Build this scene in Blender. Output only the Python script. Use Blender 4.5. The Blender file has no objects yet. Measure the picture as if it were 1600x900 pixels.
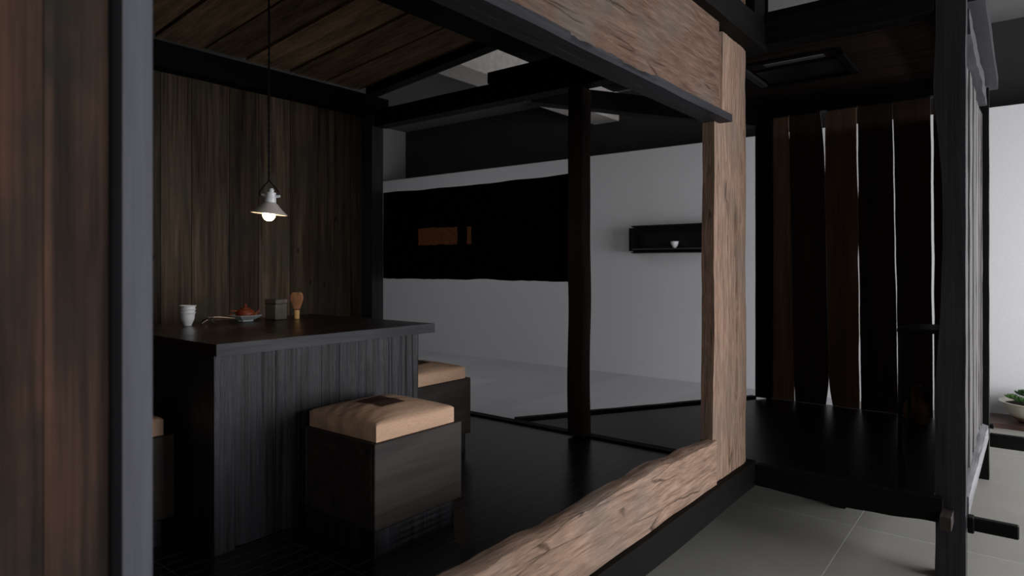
import bpy, bmesh, math, random
from mathutils import Vector, Matrix, noise
random.seed(7)
S = bpy.context.scene
COL = S.collection
PI = math.pi

# ---------------------------------------------------------------- camera, world, light, exposure
cam = bpy.data.cameras.new('camera'); cam_o = bpy.data.objects.new('camera', cam); COL.objects.link(cam_o)
cam_o.location = (0, 0, 1.5)
cam_o.rotation_euler = (PI/2, 0, math.radians(38.3) - PI/2)
cam.sensor_width = 36; cam.lens = 36*1012/1600; cam.shift_y = -35/1600; cam.clip_start = .05
cam.dof.use_dof = True; cam.dof.focus_distance = 3.3; cam.dof.aperture_fstop = 2.8
S.camera = cam_o
w = bpy.data.worlds.new('world'); S.world = w; w.use_nodes = True
w.node_tree.nodes['Background'].inputs[0].default_value = (.80, .88, 1, 1)
w.node_tree.nodes['Background'].inputs[1].default_value = .022
def area(name, loc, rot, sx, sy, power, col):
    l = bpy.data.lights.new(name, 'AREA'); l.shape = 'RECTANGLE'; l.size = sx; l.size_y = sy
    l.energy = power; l.color = col
    o = bpy.data.objects.new(name, l); COL.objects.link(o); o.location = loc; o.rotation_euler = rot
    return o
area('window_daylight', (5.6, -3.0, 1.45), (PI/2, 0, 0), 6.0, 2.3, 330, (.97, .975, 1))
area('window_daylight_near', (-1.0, -2.8, 1.9), (PI/2, 0, math.radians(-18)), 3.0, 1.8, 34, (1, .96, .92))  # added fill lamp for the left-facing sides; no window known here
area('back_room_skylight', (5.0, 6.8, 4.05), (0, 0, 0), 2.0, 2.0, 20, (.97, .98, 1))  # added fill lamp to brighten far floor and wall; no skylight known
S.view_settings.view_transform = 'Standard'; S.view_settings.look = 'None'
S.view_settings.exposure = 0; S.view_settings.gamma = 1; S.view_settings.use_curve_mapping = False

# ---------------------------------------------------------------- materials
def srgb(r, g, b):
    f = lambda c: (c/255/12.92) if c/255 <= .04045 else ((c/255+.055)/1.055)**2.4
    return (f(r), f(g), f(b), 1)
def base(name, rough=.6, spec=.5):
    m = bpy.data.materials.new(name); m.use_nodes = True
    nt = m.node_tree; b = nt.nodes['Principled BSDF']
    b.inputs['Roughness'].default_value = rough; b.inputs['Specular IOR Level'].default_value = spec
    return m, nt, b
def N(nt, t, **k):
    n = nt.nodes.new(t)
    for a, v in k.items():
        if a in n.inputs: n.inputs[a].default_value = v
        else: setattr(n, a, v)
    return n
def ramp(nt, stops):
    n = nt.nodes.new('ShaderNodeValToRGB'); e = n.color_ramp.elements
    while len(e) < len(stops): e.new(.5)
    for el, (p, c) in zip(e, stops): el.position = p; el.color = c
    return n
def wood(name, dark, light, axis, across=26, along=1.4, rough=.6, spec=.4, bump=.4, dist=.004, var=.5, patch=None, knots=False, lo=.32, hi=.7, cracks=False):
    m, nt, b = base(name, rough, spec); L = nt.links.new
    tc = N(nt, 'ShaderNodeTexCoord'); at = N(nt, 'ShaderNodeAttribute'); at.attribute_name = 'pv'
    add = N(nt, 'ShaderNodeVectorMath', operation='MULTIPLY_ADD')
    L(at.outputs['Vector'], add.inputs[0]); add.inputs[1].default_value = (7, 13, 5); L(tc.outputs['Object'], add.inputs[2])
    mp = N(nt, 'ShaderNodeMapping')
    sc = [across]*3; sc['xyz'.index(axis)] = along; mp.inputs['Scale'].default_value = sc
    L(add.outputs[0], mp.inputs['Vector'])
    n1 = N(nt, 'ShaderNodeTexNoise', Scale=1.0, Detail=7.0, Roughness=.62, Distortion=.5); L(mp.outputs[0], n1.inputs['Vector'])
    mp2 = N(nt, 'ShaderNodeMapping'); sc2 = [across*5]*3; sc2['xyz'.index(axis)] = along*2.2; mp2.inputs['Scale'].default_value = sc2
    L(add.outputs[0], mp2.inputs['Vector'])
    n2 = N(nt, 'ShaderNodeTexNoise', Scale=1.0, Detail=4.0, Roughness=.6); L(mp2.outputs[0], n2.inputs['Vector'])
    mix = N(nt, 'ShaderNodeMix'); mix.inputs[0].default_value = .35
    L(n1.outputs[0], mix.inputs[2]); L(n2.outputs[0], mix.inputs[3])
    r = ramp(nt, [(lo, dark), (hi, light)]); L(mix.outputs[0], r.inputs[0])
    out = r.outputs[0]
    # slow blotches of wear
    n3 = N(nt, 'ShaderNodeTexNoise', Scale=2.6, Detail=4.0, Roughness=.55); L(add.outputs[0], n3.inputs['Vector'])
    if patch:
        pm = N(nt, 'ShaderNodeMix', data_type='RGBA'); pr = ramp(nt, [(.47, (0,0,0,1)), (.64, (1,1,1,1))])
        L(n3.outputs[0], pr.inputs[0]); L(pr.outputs[0], pm.inputs[0]); L(out, pm.inputs[6]); pm.inputs[7].default_value = patch
        mul0 = N(nt, 'ShaderNodeMix', data_type='RGBA', blend_type='MULTIPLY'); mul0.inputs[0].default_value = .55
        rr = ramp(nt, [(.35, (.45,.45,.45,1)), (.62, (1.25,1.25,1.25,1))]); L(mix.outputs[0], rr.inputs[0])
        L(pm.outputs[2], mul0.inputs[6]); L(rr.outputs[0], mul0.inputs[7]); out = mul0.outputs[2]
    # per-board tone
    mr = N(nt, 'ShaderNodeMapRange'); L(at.outputs['Fac'], mr.inputs[0])
    mr.inputs[3].default_value = 1; mr.inputs[4].default_value = 1 + var*2
    sb = N(nt, 'ShaderNodeMix', data_type='RGBA', blend_type='MULTIPLY'); sb.inputs[0].default_value = 1
    L(out, sb.inputs[6]); L(mr.outputs[0], sb.inputs[7]); out = sb.outputs[2]
    if cracks:
        mc = N(nt, 'ShaderNodeMapping'); s4 = [14]*3; s4['xyz'.index(axis)] = .9; mc.inputs['Scale'].default_value = s4
        wn = N(nt, 'ShaderNodeTexNoise', Scale=3.0, Detail=3.0); L(add.outputs[0], wn.inputs['Vector'])
        wa = N(nt, 'ShaderNodeVectorMath', operation='MULTIPLY_ADD'); L(wn.outputs[1], wa.inputs[0]); wa.inputs[1].default_value = (.03,.03,.03); L(add.outputs[0], wa.inputs[2])
        L(wa.outputs[0], mc.inputs['Vector'])
        vv = N(nt, 'ShaderNodeTexVoronoi', feature='DISTANCE_TO_EDGE', Scale=1.0); L(mc.outputs[0], vv.inputs['Vector'])
        cr = ramp(nt, [(.004, (.0,.0,.0,1)), (.022, (1,1,1,1))]); L(vv.outputs['Distance'], cr.inputs[0])
        gn = N(nt, 'ShaderNodeTexNoise', Scale=4.5, Detail=2.0); L(add.outputs[0], gn.inputs['Vector'])
        gr = ramp(nt, [(.50, (1,1,1,1)), (.60, (0,0,0,1))]); L(gn.outputs[0], gr.inputs[0])
        mx2 = N(nt, 'ShaderNodeMix', data_type='RGBA', blend_type='LIGHTEN'); mx2.inputs[0].default_value = 1
        L(cr.outputs[0], mx2.inputs[6]); L(gr.outputs[0], mx2.inputs[7])
        cm = N(nt, 'ShaderNodeMapRange'); L(mx2.outputs[2], cm.inputs[0]); cm.inputs[3].default_value = .32; cm.inputs[4].default_value = 1
        km = N(nt, 'ShaderNodeMix', data_type='RGBA', blend_type='MULTIPLY'); km.inputs[0].default_value = 1
        L(out, km.inputs[6]); L(cm.outputs[0], km.inputs[7]); out = km.outputs[2]
    if knots:
        v = N(nt, 'ShaderNodeTexVoronoi', Scale=1.0); mk = N(nt, 'ShaderNodeMapping')
        s3 = [5.5]*3; s3['xyz'.index(axis)] = 2.4; mk.inputs['Scale'].default_value = s3
        L(add.outputs[0], mk.inputs['Vector']); L(mk.outputs[0], v.inputs['Vector'])
        kr = ramp(nt, [(.03, (.22,.2,.18,1)), (.075, (1,1,1,1))]); L(v.outputs['Distance'], kr.inputs[0])
        km = N(nt, 'ShaderNodeMix', data_type='RGBA', blend_type='MULTIPLY'); km.inputs[0].default_value = 1
        L(out, km.inputs[6]); L(kr.outputs[0], km.inputs[7]); out = km.outputs[2]
    L(out, b.inputs['Base Color'])
    rg = N(nt, 'ShaderNodeMapRange'); L(n3.outputs[0], rg.inputs[0]); rg.inputs[3].default_value = max(rough-.12, .05); rg.inputs[4].default_value = min(rough+.12, 1)
    L(rg.outputs[0], b.inputs['Roughness'])
    bp = N(nt, 'ShaderNodeBump'); bp.inputs['Strength'].default_value = bump; bp.inputs['Distance'].default_value = dist
    L(mix.outputs[0], bp.inputs['Height']); L(bp.outputs[0], b.inputs['Normal'])
    return m
def plain(name, c, rough=.5, spec=.5, nscale=30, amt=.12, bump=.1, metal=0, dist=.002):
    m, nt, b = base(name, rough, spec); L = nt.links.new
    b.inputs['Metallic'].default_value = metal
    tc = N(nt, 'ShaderNodeTexCoord'); n = N(nt, 'ShaderNodeTexNoise', Scale=float(nscale), Detail=4.0); L(tc.outputs['Object'], n.inputs['Vector'])
    r = ramp(nt, [(.3, tuple([x*(1-amt) for x in c[:3]]+[1])), (.7, tuple([x*(1+amt) for x in c[:3]]+[1]))])
    L(n.outputs[0], r.inputs[0]); L(r.outputs[0], b.inputs['Base Color'])
    bp = N(nt, 'ShaderNodeBump'); bp.inputs['Strength'].default_value = bump; bp.inputs['Distance'].default_value = dist
    L(n.outputs[0], bp.inputs['Height']); L(bp.outputs[0], b.inputs['Normal'])
    return m
def fabric(name, c1, c2, wr=.6):
    m, nt, b = base(name, .95, .15); L = nt.links.new
    tc = N(nt, 'ShaderNodeTexCoord')
    outs = []
    for ax in (0, 1):
        mp = N(nt, 'ShaderNodeMapping'); s = [40, 40, 500]; s[ax] = 520; mp.inputs['Scale'].default_value = s
        L(tc.outputs['Object'], mp.inputs['Vector']); n = N(nt, 'ShaderNodeTexNoise', Scale=1.0, Detail=2.0); L(mp.outputs[0], n.inputs['Vector']); outs.append(n.outputs[0])
    mx = N(nt, 'ShaderNodeMix'); mx.inputs[0].default_value = .5; L(outs[0], mx.inputs[2]); L(outs[1], mx.inputs[3])
    r = ramp(nt, [(.35, c1), (.65, c2)]); L(mx.outputs[0], r.inputs[0]); L(r.outputs[0], b.inputs['Base Color'])
    n = N(nt, 'ShaderNodeTexNoise', Scale=5.0, Detail=3.0, Distortion=.8); mpw = N(nt, 'ShaderNodeMapping'); mpw.inputs['Scale'].default_value = (.7, 3.2, 1)
    L(tc.outputs['Object'], mpw.inputs['Vector']); L(mpw.outputs[0], n.inputs['Vector'])
    b1 = N(nt, 'ShaderNodeBump'); b1.inputs['Strength'].default_value = wr; b1.inputs['Distance'].default_value = .02; L(n.outputs[0], b1.inputs['Height'])
    b2 = N(nt, 'ShaderNodeBump'); b2.inputs['Strength'].default_value = .3; b2.inputs['Distance'].default_value = .001; L(mx.outputs[0], b2.inputs['Height']); L(b1.outputs[0], b2.inputs['Normal'])
    L(b2.outputs[0], b.inputs['Normal'])
    return m
def tiles(name, c, tw, th, ox, oy, mortar, mcol, rough=.55, spec=.4, bumpd=.002, grain=None, nsc=4, amt=.12):
    """flat tiles / blocks laid on a grid in the XY plane"""
    m, nt, b = base(name, rough, spec); L = nt.links.new
    tc = N(nt, 'ShaderNodeTexCoord'); mp = N(nt, 'ShaderNodeMapping'); mp.inputs['Location'].default_value = (-ox, -oy, 0)
    L(tc.outputs['Object'], mp.inputs['Vector'])
    bk = N(nt, 'ShaderNodeTexBrick', offset=0.0, squash=1.0); bk.inputs['Scale'].default_value = 1
    bk.inputs['Mortar Size'].default_value = mortar; bk.inputs['Mortar Smooth'].default_value = .2
    bk.inputs['Brick Width'].default_value = tw; bk.inputs['Row Height'].default_value = th
    c1 = tuple([x*.93 for x in c[:3]]+[1]); c2 = tuple([x*1.06 for x in c[:3]]+[1])
    bk.inputs['Color1'].default_value = c1; bk.inputs['Color2'].default_value = c2; bk.inputs['Mortar'].default_value = mcol
    L(mp.outputs[0], bk.inputs['Vector'])
    n = N(nt, 'ShaderNodeTexNoise', Scale=float(nsc), Detail=8.0, Roughness=.6, Distortion=.3); L(tc.outputs['Object'], n.inputs['Vector'])
    r = ramp(nt, [(.3, (1-amt,)*3+(1,)), (.7, (1+amt,)*3+(1,))]); L(n.outputs[0], r.inputs[0])
    mu = N(nt, 'ShaderNodeMix', data_type='RGBA', blend_type='MULTIPLY'); mu.inputs[0].default_value = 1
    L(bk.outputs[0], mu.inputs[6]); L(r.outputs[0], mu.inputs[7]); L(mu.outputs[2], b.inputs['Base Color'])
    n2 = N(nt, 'ShaderNodeTexNoise', Scale=45.0, Detail=4.0, Distortion=1.5); L(tc.outputs['Object'], n2.inputs['Vector'])
    b0 = N(nt, 'ShaderNodeBump'); b0.inputs['Strength'].default_value = .25; b0.inputs['Distance'].default_value = .002; L(n2.outputs[0], b0.inputs['Height'])
    bp = N(nt, 'ShaderNodeBump', invert=True); bp.inputs['Strength'].default_value = 1; bp.inputs['Distance'].default_value = bumpd
    L(bk.outputs['Fac'], bp.inputs['Height']); L(b0.outputs[0], bp.inputs['Normal']); L(bp.outputs[0], b.inputs['Normal'])
    return m

M = {}
for ax in 'xyz':
    M['black_'+ax] = wood('blackened_timber_'+ax, srgb(8,7,7), srgb(21,19,18), ax, across=30, rough=.65, spec=.1, bump=.5, dist=.003, var=.15)
    M['slate_'+ax] = wood('charred_grey_timber_'+ax, srgb(34,34,38), srgb(68,68,75), ax, across=22, rough=.62, spec=.35, bump=.35, dist=.003, var=.2)
    M['sand_'+ax] = wood('weathered_sand_timber_'+ax, srgb(84,66,56), srgb(114,92,80), ax, across=60, along=6.0, rough=.9, spec=.1, bump=.8, dist=.004, var=.1, patch=srgb(102,92,84), lo=.28, hi=.66, cracks=True)
    M['pale_'+ax] = wood('pale_weathered_timber_'+ax, srgb(126,103,88), srgb(170,142,124), ax, across=60, along=6.0, rough=.9, spec=.1, bump=1.0, dist=.005, var=.1, patch=srgb(142,124,112), lo=.28, hi=.66, cracks=True)  # lighter copy of the sand timber; the post's stronger light is in the colour
M['rail'] = wood('silvery_rail', srgb(60,60,62), srgb(150,150,154), 'x', across=26, rough=.6, spec=.4, bump=.6, dist=.006, var=0)
for ax in 'xz': M['dark_slate_'+ax] = wood('dark_slate_timber_'+ax, srgb(24,24,27), srgb(52,52,58), ax, across=30, rough=.65, spec=.25, bump=.4, dist=.003, var=.1)
M['jamb'] = wood('smooth_slate_timber', srgb(76,77,85), srgb(98,100,109), 'z', across=22, rough=.6, spec=.35, bump=.1, var=0)
M['plank_wall'] = wood('old_brown_planks', srgb(20,17,14), srgb(98,82,66), 'z', across=20, along=.9, rough=.75, spec=.25, bump=.7, dist=.005, var=.8, patch=srgb(64,60,50), knots=True)
M['front_plank'] = wood('red_brown_planks', srgb(34,27,24), srgb(98,70,56), 'z', across=17, along=.9, rough=.75, spec=.2, bump=.5, dist=.004, var=.12, patch=srgb(46,42,36))
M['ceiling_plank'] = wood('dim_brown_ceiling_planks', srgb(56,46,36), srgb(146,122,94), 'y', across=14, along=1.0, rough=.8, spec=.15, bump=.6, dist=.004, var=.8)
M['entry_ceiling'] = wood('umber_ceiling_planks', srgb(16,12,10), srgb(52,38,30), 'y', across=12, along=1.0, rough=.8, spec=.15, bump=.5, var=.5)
M['box_plank'] = wood('dark_umber_planks', srgb(96,74,56), srgb(160,126,98), 'z', across=10, along=.8, rough=.7, spec=.2, bump=.3, dist=.003, var=.0)
M['box_plank_dark'] = wood('near_black_planks', srgb(42,33,27), srgb(84,66,54), 'z', across=10, along=.8, rough=.7, spec=.2, bump=.3, dist=.003, var=.0)
M['grey_plank'] = wood('silver_grey_planks', srgb(44,43,43), srgb(106,104,102), 'z', across=40, along=1.2, rough=.8, spec=.2, bump=1, dist=.006, var=.3)
M['post_brown'] = wood('dark_brown_post', srgb(20,13,10), srgb(58,38,27), 'z', across=24, along=1.4, rough=.5, spec=.4, bump=.5, dist=.004, var=.2)
M['charred'] = wood('charred_table_boards', srgb(3,3,4), srgb(44,45,52), 'z', across=20, along=.8, rough=.5, spec=.45, bump=1.0, dist=.012, var=.35, lo=.40, hi=.66)
M['top'] = wood('table_top_boards', srgb(12,7,5), srgb(40,22,14), 'x', across=12, along=1.0, rough=.3, spec=.4, bump=.35, dist=.003, var=.3)
M['stool'] = wood('stool_boards', srgb(24,20,18), srgb(60,52,48), 'x', across=9, along=1.0, rough=.55, spec=.35, bump=.3, dist=.003, var=.3)
M['white_wall'] = plain('pale_plaster', srgb(220,220,222), .9, .2, 60, .03, .15)
M['grey_wall'] = plain('mid_grey_plaster', srgb(135,135,135), .9, .2, 40, .03, .1)
M['dark_wall'] = plain('dark_grey_paint', srgb(56,56,57), .85, .2, 8, .04, .05)
M['ceil'] = plain('ceiling_grey', srgb(108,108,109), .9, .2, 8, .03, .05)
M['concrete'] = plain('board_marked_concrete', srgb(190,184,178), .9, .2, 14, .12, .4, dist=.01)
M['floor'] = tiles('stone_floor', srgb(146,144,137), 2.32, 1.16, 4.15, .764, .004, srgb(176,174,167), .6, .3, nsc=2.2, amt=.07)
M['floor_far'] = tiles('pale_stone_floor', srgb(196,197,199), 2.32, 1.16, 4.15, .764, .004, srgb(214,214,214), .6, .3, nsc=2.2, amt=.04)  # same tile grid as the near floor, in a lighter tone
M['deck'] = tiles('black_parquet', srgb(22,20,20), .42, .07, .1, 1.3, .0025, srgb(66,64,64), .26, .45, nsc=6, amt=.3)
M['deck_plain'] = plain('black_deck', srgb(16,15,16), .36, .3, 5, .25, .08)
M['linen'] = fabric('tan_linen', srgb(196,158,132), srgb(228,192,164), .2)
M['cloth'] = plain('black_cloth', srgb(11,10,11), .95, .1, 30, .4, .5)
M['rust'] = plain('rust_patch', srgb(160,104,72), .9, .2, 40, .25, .4)
M['croc'] = plain('dark_hide_patch', srgb(116,90,80), .7, .3, 120, .5, .9)
M['china'] = plain('white_porcelain', srgb(236,238,240), .25, .5, 10, .01, .0)
M['celadon'] = plain('pale_blue_glaze', srgb(172,180,184), .3, .5, 30, .05, .05)
M['clay'] = plain('red_clay', srgb(118,54,34), .5, .4, 60, .1, .2)
M['tin'] = wood('patinated_tin', srgb(62,60,52), srgb(112,108,96), 'z', across=20, along=8, rough=.45, spec=.5, bump=.15, var=.0)
M['bamboo'] = plain('pale_bamboo', srgb(214,170,112), .5, .4, 60, .1, .1)
M['bamboo_dark'] = plain('toasted_bamboo', srgb(176,126,90), .6, .3, 80, .15, .1)
M['cord'] = plain('black_cord', srgb(12,12,12), .8, .2)
M['metal'] = plain('dull_silver', srgb(170,165,158), .35, .5, 60, .1, .1, metal=1)
M['iron'] = plain('black_iron', srgb(16,16,17), .5, .4, 50, .2, .1)
M['vase'] = plain('brown_stoneware', srgb(92,62,42), .55, .3, 20, .2, .2)
M['bowl'] = plain('crackled_cream_glaze', srgb(206,202,186), .4, .5, 12, .08, .1)
M['bowl_brown'] = plain('bare_stoneware_foot', srgb(150,122,92), .7, .3, 40, .15, .3)
M['soil'] = plain('soil', srgb(46,36,28), .95, .1, 80, .4, 1)
M['leaf'] = plain('succulent_green', srgb(98,140,74), .45, .4, 30, .2, .1)
M['leaf2'] = plain('dark_succulent_green', srgb(58,92,50), .45, .4, 30, .2, .1)
M['tray'] = wood('dark_red_brown_slab', srgb(34,22,18), srgb(72,50,42), 'y', across=18, rough=.4, spec=.5, bump=.4)
mb, ntb, bb = base('lit_bulb', .3); bb.inputs['Base Color'].default_value = (1,.9,.75,1)
bb.inputs['Emission Color'].default_value = (1, .72, .42, 1); bb.inputs['Emission Strength'].default_value = 9; M['bulb'] = mb
M['shade'] = plain('milk_white_shade', srgb(206,198,192), .35, .5, 20, .02, .0)

# ---------------------------------------------------------------- builders
def tag(o, label=None, cat=None, group=None, kind=None):
    if label: o['label'] = label
    if cat: o['category'] = cat
    if group: o['group'] = group
    if kind: o['kind'] = kind
    return o
def thing(name, label, cat, loc=(0,0,0), rz=0, group=None):
    o = bpy.data.objects.new(name, None); COL.objects.link(o); o.location = loc; o.rotation_euler.z = rz
    o.empty_display_size = .1
    return tag(o, label, cat, group)
def link(name, bm, mat, parent=None, smooth=False, origin=None):
    if origin is not None: bmesh.ops.translate(bm, verts=bm.verts, vec=-Vector(origin))
    bmesh.ops.recalc_face_normals(bm, faces=bm.faces)
    me = bpy.data.meshes.new(name); bm.to_mesh(me); bm.free()
    me.materials.append(mat if not isinstance(mat, str) else M[mat])
    if smooth:
        for p in me.polygons: p.use_smooth = True
        me.set_sharp_from_angle(angle=math.radians(42))
    o = bpy.data.objects.new(name, me); COL.objects.link(o)
    if origin is not None: o.location = origin
    if parent: o.parent = parent
    return o
def pv_layer(bm):
    return bm.verts.layers.float_color.get('pv') or bm.verts.layers.float_color.new('pv')
def gbox(bm, x0, x1, y0, y1, z0, z1, step=None, f=None, bev=.003, pv=None):
    """box, optionally gridded with cell size step and displaced by f(co, u) with u in 0..1"""
    lay = pv_layer(bm)
    if pv is None: pv = random.random()
    t = bmesh.new(); lt = pv_layer(t)
    if step is None:
        r = bmesh.ops.create_cube(t, size=1)
        for v in t.verts: v.co = Vector((x0+(v.co.x+.5)*(x1-x0), y0+(v.co.y+.5)*(y1-y0), z0+(v.co.z+.5)*(z1-z0)))
        bv = min(bev, .2*min(abs(x1-x0), abs(y1-y0), abs(z1-z0)))
        if bv > 0: bmesh.ops.bevel(t, geom=t.edges[:], offset=bv, segments=1, affect='EDGES')
    else:
        if not isinstance(step, (tuple, list)): step = (step,)*3
        n = [max(1, int(round(abs(b-a)/s))) for a, b, s in ((x0,x1,step[0]), (y0,y1,step[1]), (z0,z1,step[2]))]
        vs = {}
        def V(i, j, k):
            if (i, j, k) not in vs:
                u = Vector((i/n[0], j/n[1], k/n[2])); co = Vector((x0+u.x*(x1-x0), y0+u.y*(y1-y0), z0+u.z*(z1-z0)))
                vs[(i,j,k)] = t.verts.new(f(co, u) if f else co)
            return vs[(i,j,k)]
        for a, b, c in ((0,1,2), (1,2,0), (2,0,1)):
            for end in (0, n[c]):
                for i in range(n[a]):
                    for j in range(n[b]):
                        q = []
                        for di, dj in ((0,0), (1,0), (1,1), (0,1)):
                            idx = [0,0,0]; idx[a] = i+di; idx[b] = j+dj; idx[c] = end; q.append(V(*idx))
                        t.faces.new(q)
    for v in t.verts: v[lt] = (pv, pv, pv, 1)
    me = bpy.data.meshes.new('tmp'); t.to_mesh(me); t.free()
    bm.from_mesh(me); bpy.data.meshes.remove(me)
def box(name, b, mat, parent=None, origin=True, **k):
    bm = bmesh.new(); gbox(bm, *b, **k)
    og = None
    if parent is None and origin: og = ((b[0]+b[1])/2, (b[2]+b[3])/2, b[4])
    return link(name, bm, mat, parent, smooth=('step' in k and k['step'] is not None), origin=og)
def rough(amp, freq=3.0, seed=0, edge=0.0, axis='x'):
    """displacement for hewn timber: gentle waviness along its length and softened arrises"""
    ai = 'xyz'.index(axis)
    def f(co, u):
        p = co*freq + Vector((seed*3.1, seed*1.7, seed*.9))
        d = Vector((noise.noise(p), noise.noise(p+Vector((31,7,3))), noise.noise(p+Vector((5,41,9)))))*amp
        d[ai] *= .3
        if edge:
            for k in range(3):
                if k == ai: continue
            ks = [k for k in range(3) if k != ai]
            if all(u[k] < .001 or u[k] > .999 for k in ks):
                for k in ks: d[k] += (edge if u[k] < .5 else -edge)
        return co + d
    return f
def lathe(bm, prof, c=(0,0,0), seg=32, sx=1, sy=1):
    lay = pv_layer(bm); rings = []
    for r, z in prof:
        if r < 1e-6: rings.append([bm.verts.new((c[0], c[1], c[2]+z))])
        else: rings.append([bm.verts.new((c[0]+sx*r*math.cos(2*PI*i/seg), c[1]+sy*r*math.sin(2*PI*i/seg), c[2]+z)) for i in range(seg)])
    for a, b in zip(rings, rings[1:]):
        for i in range(seg):
            j = (i+1) % seg
            if len(a) == 1 and len(b) == 1: continue
            if len(a) == 1: bm.faces.new((a[0], b[i], b[j]))
            elif len(b) == 1: bm.faces.new((a[i], a[j], b[0]))
            else: bm.faces.new((a[i], a[j], b[j], b[i]))
def tube(bm, pts, r, seg=8, r1=None):
    pts = [Vector(p) for p in pts]; rings = []; n = len(pts)
    for i, p in enumerate(pts):
        d = (pts[min(i+1, n-1)] - pts[max(i-1, 0)]).normalized()
        a = d.orthogonal().normalized() if abs(d.z) > .9 else d.cross(Vector((0,0,1))).normalized()
        if abs(d.z) > .9: a = (Vector((1,0,0)) - d*d.x).normalized()
        b = d.cross(a); rr = r if r1 is None else r + (r1-r)*i/(n-1)
        rings.append([bm.verts.new(p + (a*math.cos(2*PI*k/seg) + b*math.sin(2*PI*k/seg))*rr) for k in range(seg)])
    for a, b in zip(rings, rings[1:]):
        for i in range(seg): bm.faces.new((a[i], a[(i+1) % seg], b[(i+1) % seg], b[i]))
    bm.faces.new(rings[0]); bm.faces.new(rings[-1])
def prism(bm, poly, z0, z1):
    lay = pv_layer(bm)
    a = [bm.verts.new((x, y, z0)) for x, y in poly]; b = [bm.verts.new((x, y, z1)) for x, y in poly]
    bm.faces.new(a); bm.faces.new(b)
    for i in range(len(poly)):
        j = (i+1) % len(poly); bm.faces.new((a[i], a[j], b[j], b[i]))

# ================================================================ THE ROOM
def struct(name, b, mat): return tag(box(name, b, mat, bev=0), kind='structure')
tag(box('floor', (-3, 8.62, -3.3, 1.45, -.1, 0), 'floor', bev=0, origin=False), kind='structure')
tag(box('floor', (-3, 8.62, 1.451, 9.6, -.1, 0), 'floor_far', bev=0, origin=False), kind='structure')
struct('wall_back', (8.0, 8.14, -3.3, 9.43, 0, 3.07), 'white_wall')         # half-height lining with a ledge
struct('wall_back_upper', (8.6, 8.7, -3.3, 9.6, 3.0, 4.09), 'dark_wall')
struct('wall_left', (-1.5, 8.7, 9.43, 9.55, 0, 4.09), 'grey_wall')
struct('ceiling', (-3, 8.7, -3.3, 9.6, 4.09, 4.2), 'ceil')
box_o = box('concrete_beam', (2.6, 8.59, 4.74, 5.17, 3.66, 4.085), 'concrete', bev=.01)
tag(box_o, 'pale board-marked concrete beam under the room ceiling, seen through the gable gap', 'beam')

# ================================================================ THE PAVILION DECK
FZ = .377
d = box('main_deck', (-.8, 3.62, 1.28, 4.52, .28, FZ), 'deck', bev=0, origin=True)
tag(d, 'black parquet deck under the square table and its stools', 'platform')
bm = bmesh.new(); prism(bm, [(3.70,.345), (5.69,.345), (5.69,1.705), (5.60,1.715), (3.73,2.80), (3.70,2.80)], .28, FZ)
d = link('entry_deck', bm, 'deck_plain', origin=(4.6, 1.4, .28))
tag(d, 'plain black lacquered deck of the entry bay with a slanted rear edge', 'platform')
t = box('threshold_strip', (3.625, 3.695, 1.28, 4.40, .28, FZ+.012), 'black_y', step=(.07,.1,.1), f=rough(.002, 6))
tag(t, 'black threshold strip between parquet deck and entry deck', 'threshold')
def obeam(name, p0, p1, wid, z0, z1, mat, amp=.003):
    p0 = Vector(p0); p1 = Vector(p1); L = (p1-p0).length
    bm = bmesh.new(); gbox(bm, 0, L, -wid/2, wid/2, 0, z1-z0, step=(.12, wid, .08), f=rough(amp, 4, 2))
    o = link(name, bm, mat, smooth=True); o.location = (p0.x, p0.y, z0); o.rotation_euler.z = math.atan2(p1.y-p0.y, p1.x-p0.x)
    return o
tag(obeam('edge_board', (3.72, 2.905), (5.62, 1.805), .05, .27, FZ+.015, 'black_x'), 'black edge board along the slanted rear side of the entry deck', 'edge board')
tag(obeam('diagonal_beam', (3.72, 2.79), (5.53, 1.785), .11, 2.663, 2.80, 'black_x'), 'black beam running diagonally above the slanted deck edge', 'beam')
b = box('base_beam', (-.9, 3.66, 1.165, 1.275, .281, .418), 'black_x', step=(.15,.055,.045), f=rough(.004, 3, 4))
tag(b, 'long black base beam under the pale live-edge sill', 'beam')
for x, y, w_ in ((.2, 1.5, 'front left'), (3.3, 1.7, 'front right'), (.2, 4.2, 'back left'), (3.4, 4.2, 'back right')):
    o = box('support_block', (x-.05, x+.05, y-.05, y+.05, 0, .28), 'black_z')
    tag(o, 'black support block under the %s corner of the parquet deck' % w_, 'support', 'support blocks under the main deck')
o = box('deck_leg', (4.40, 4.49, .86, .95, 0, .279), 'black_z')
tag(o, 'short black leg under the middle of the entry deck', 'leg')
o = box('rear_deck_leg', (5.5, 5.6, 1.5, 1.6, 0, .279), 'black_z')
tag(o, 'black leg under the rear corner of the entry deck', 'leg')

# sill: pale live-edge board
def sill_f(co, u):
    x = co.x; wv = .030*noise.noise(Vector((x*1.5, 0, 3))) + .012*noise.noise(Vector((x*5, 2, 0)))
    co = co.copy()
    co.z += wv*u.z + (.006*noise.noise(Vector((x*9, co.y*40, 0))) if u.z > .9 else 0)
    co.y += .006*noise.noise(Vector((x*4, co.z*7, 1)))
    if u.z > .999 and u.y < .001: co.z -= .008 + .006*noise.noise(Vector((x*14, 8, 0)))
    if u.z > .999 and u.y > .999: co.z -= .004 + .012*noise.noise(Vector((x*3, 18, 0))); co.y += .008
    return co
b = box('live_edge_sill', (.62, 3.135, 1.19, 1.252, .419, .655), 'pale_x', step=(.035,.021,.03), f=sill_f)
tag(b, 'pale weathered live-edge sill board running along the front of the parquet deck', 'sill')
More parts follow.
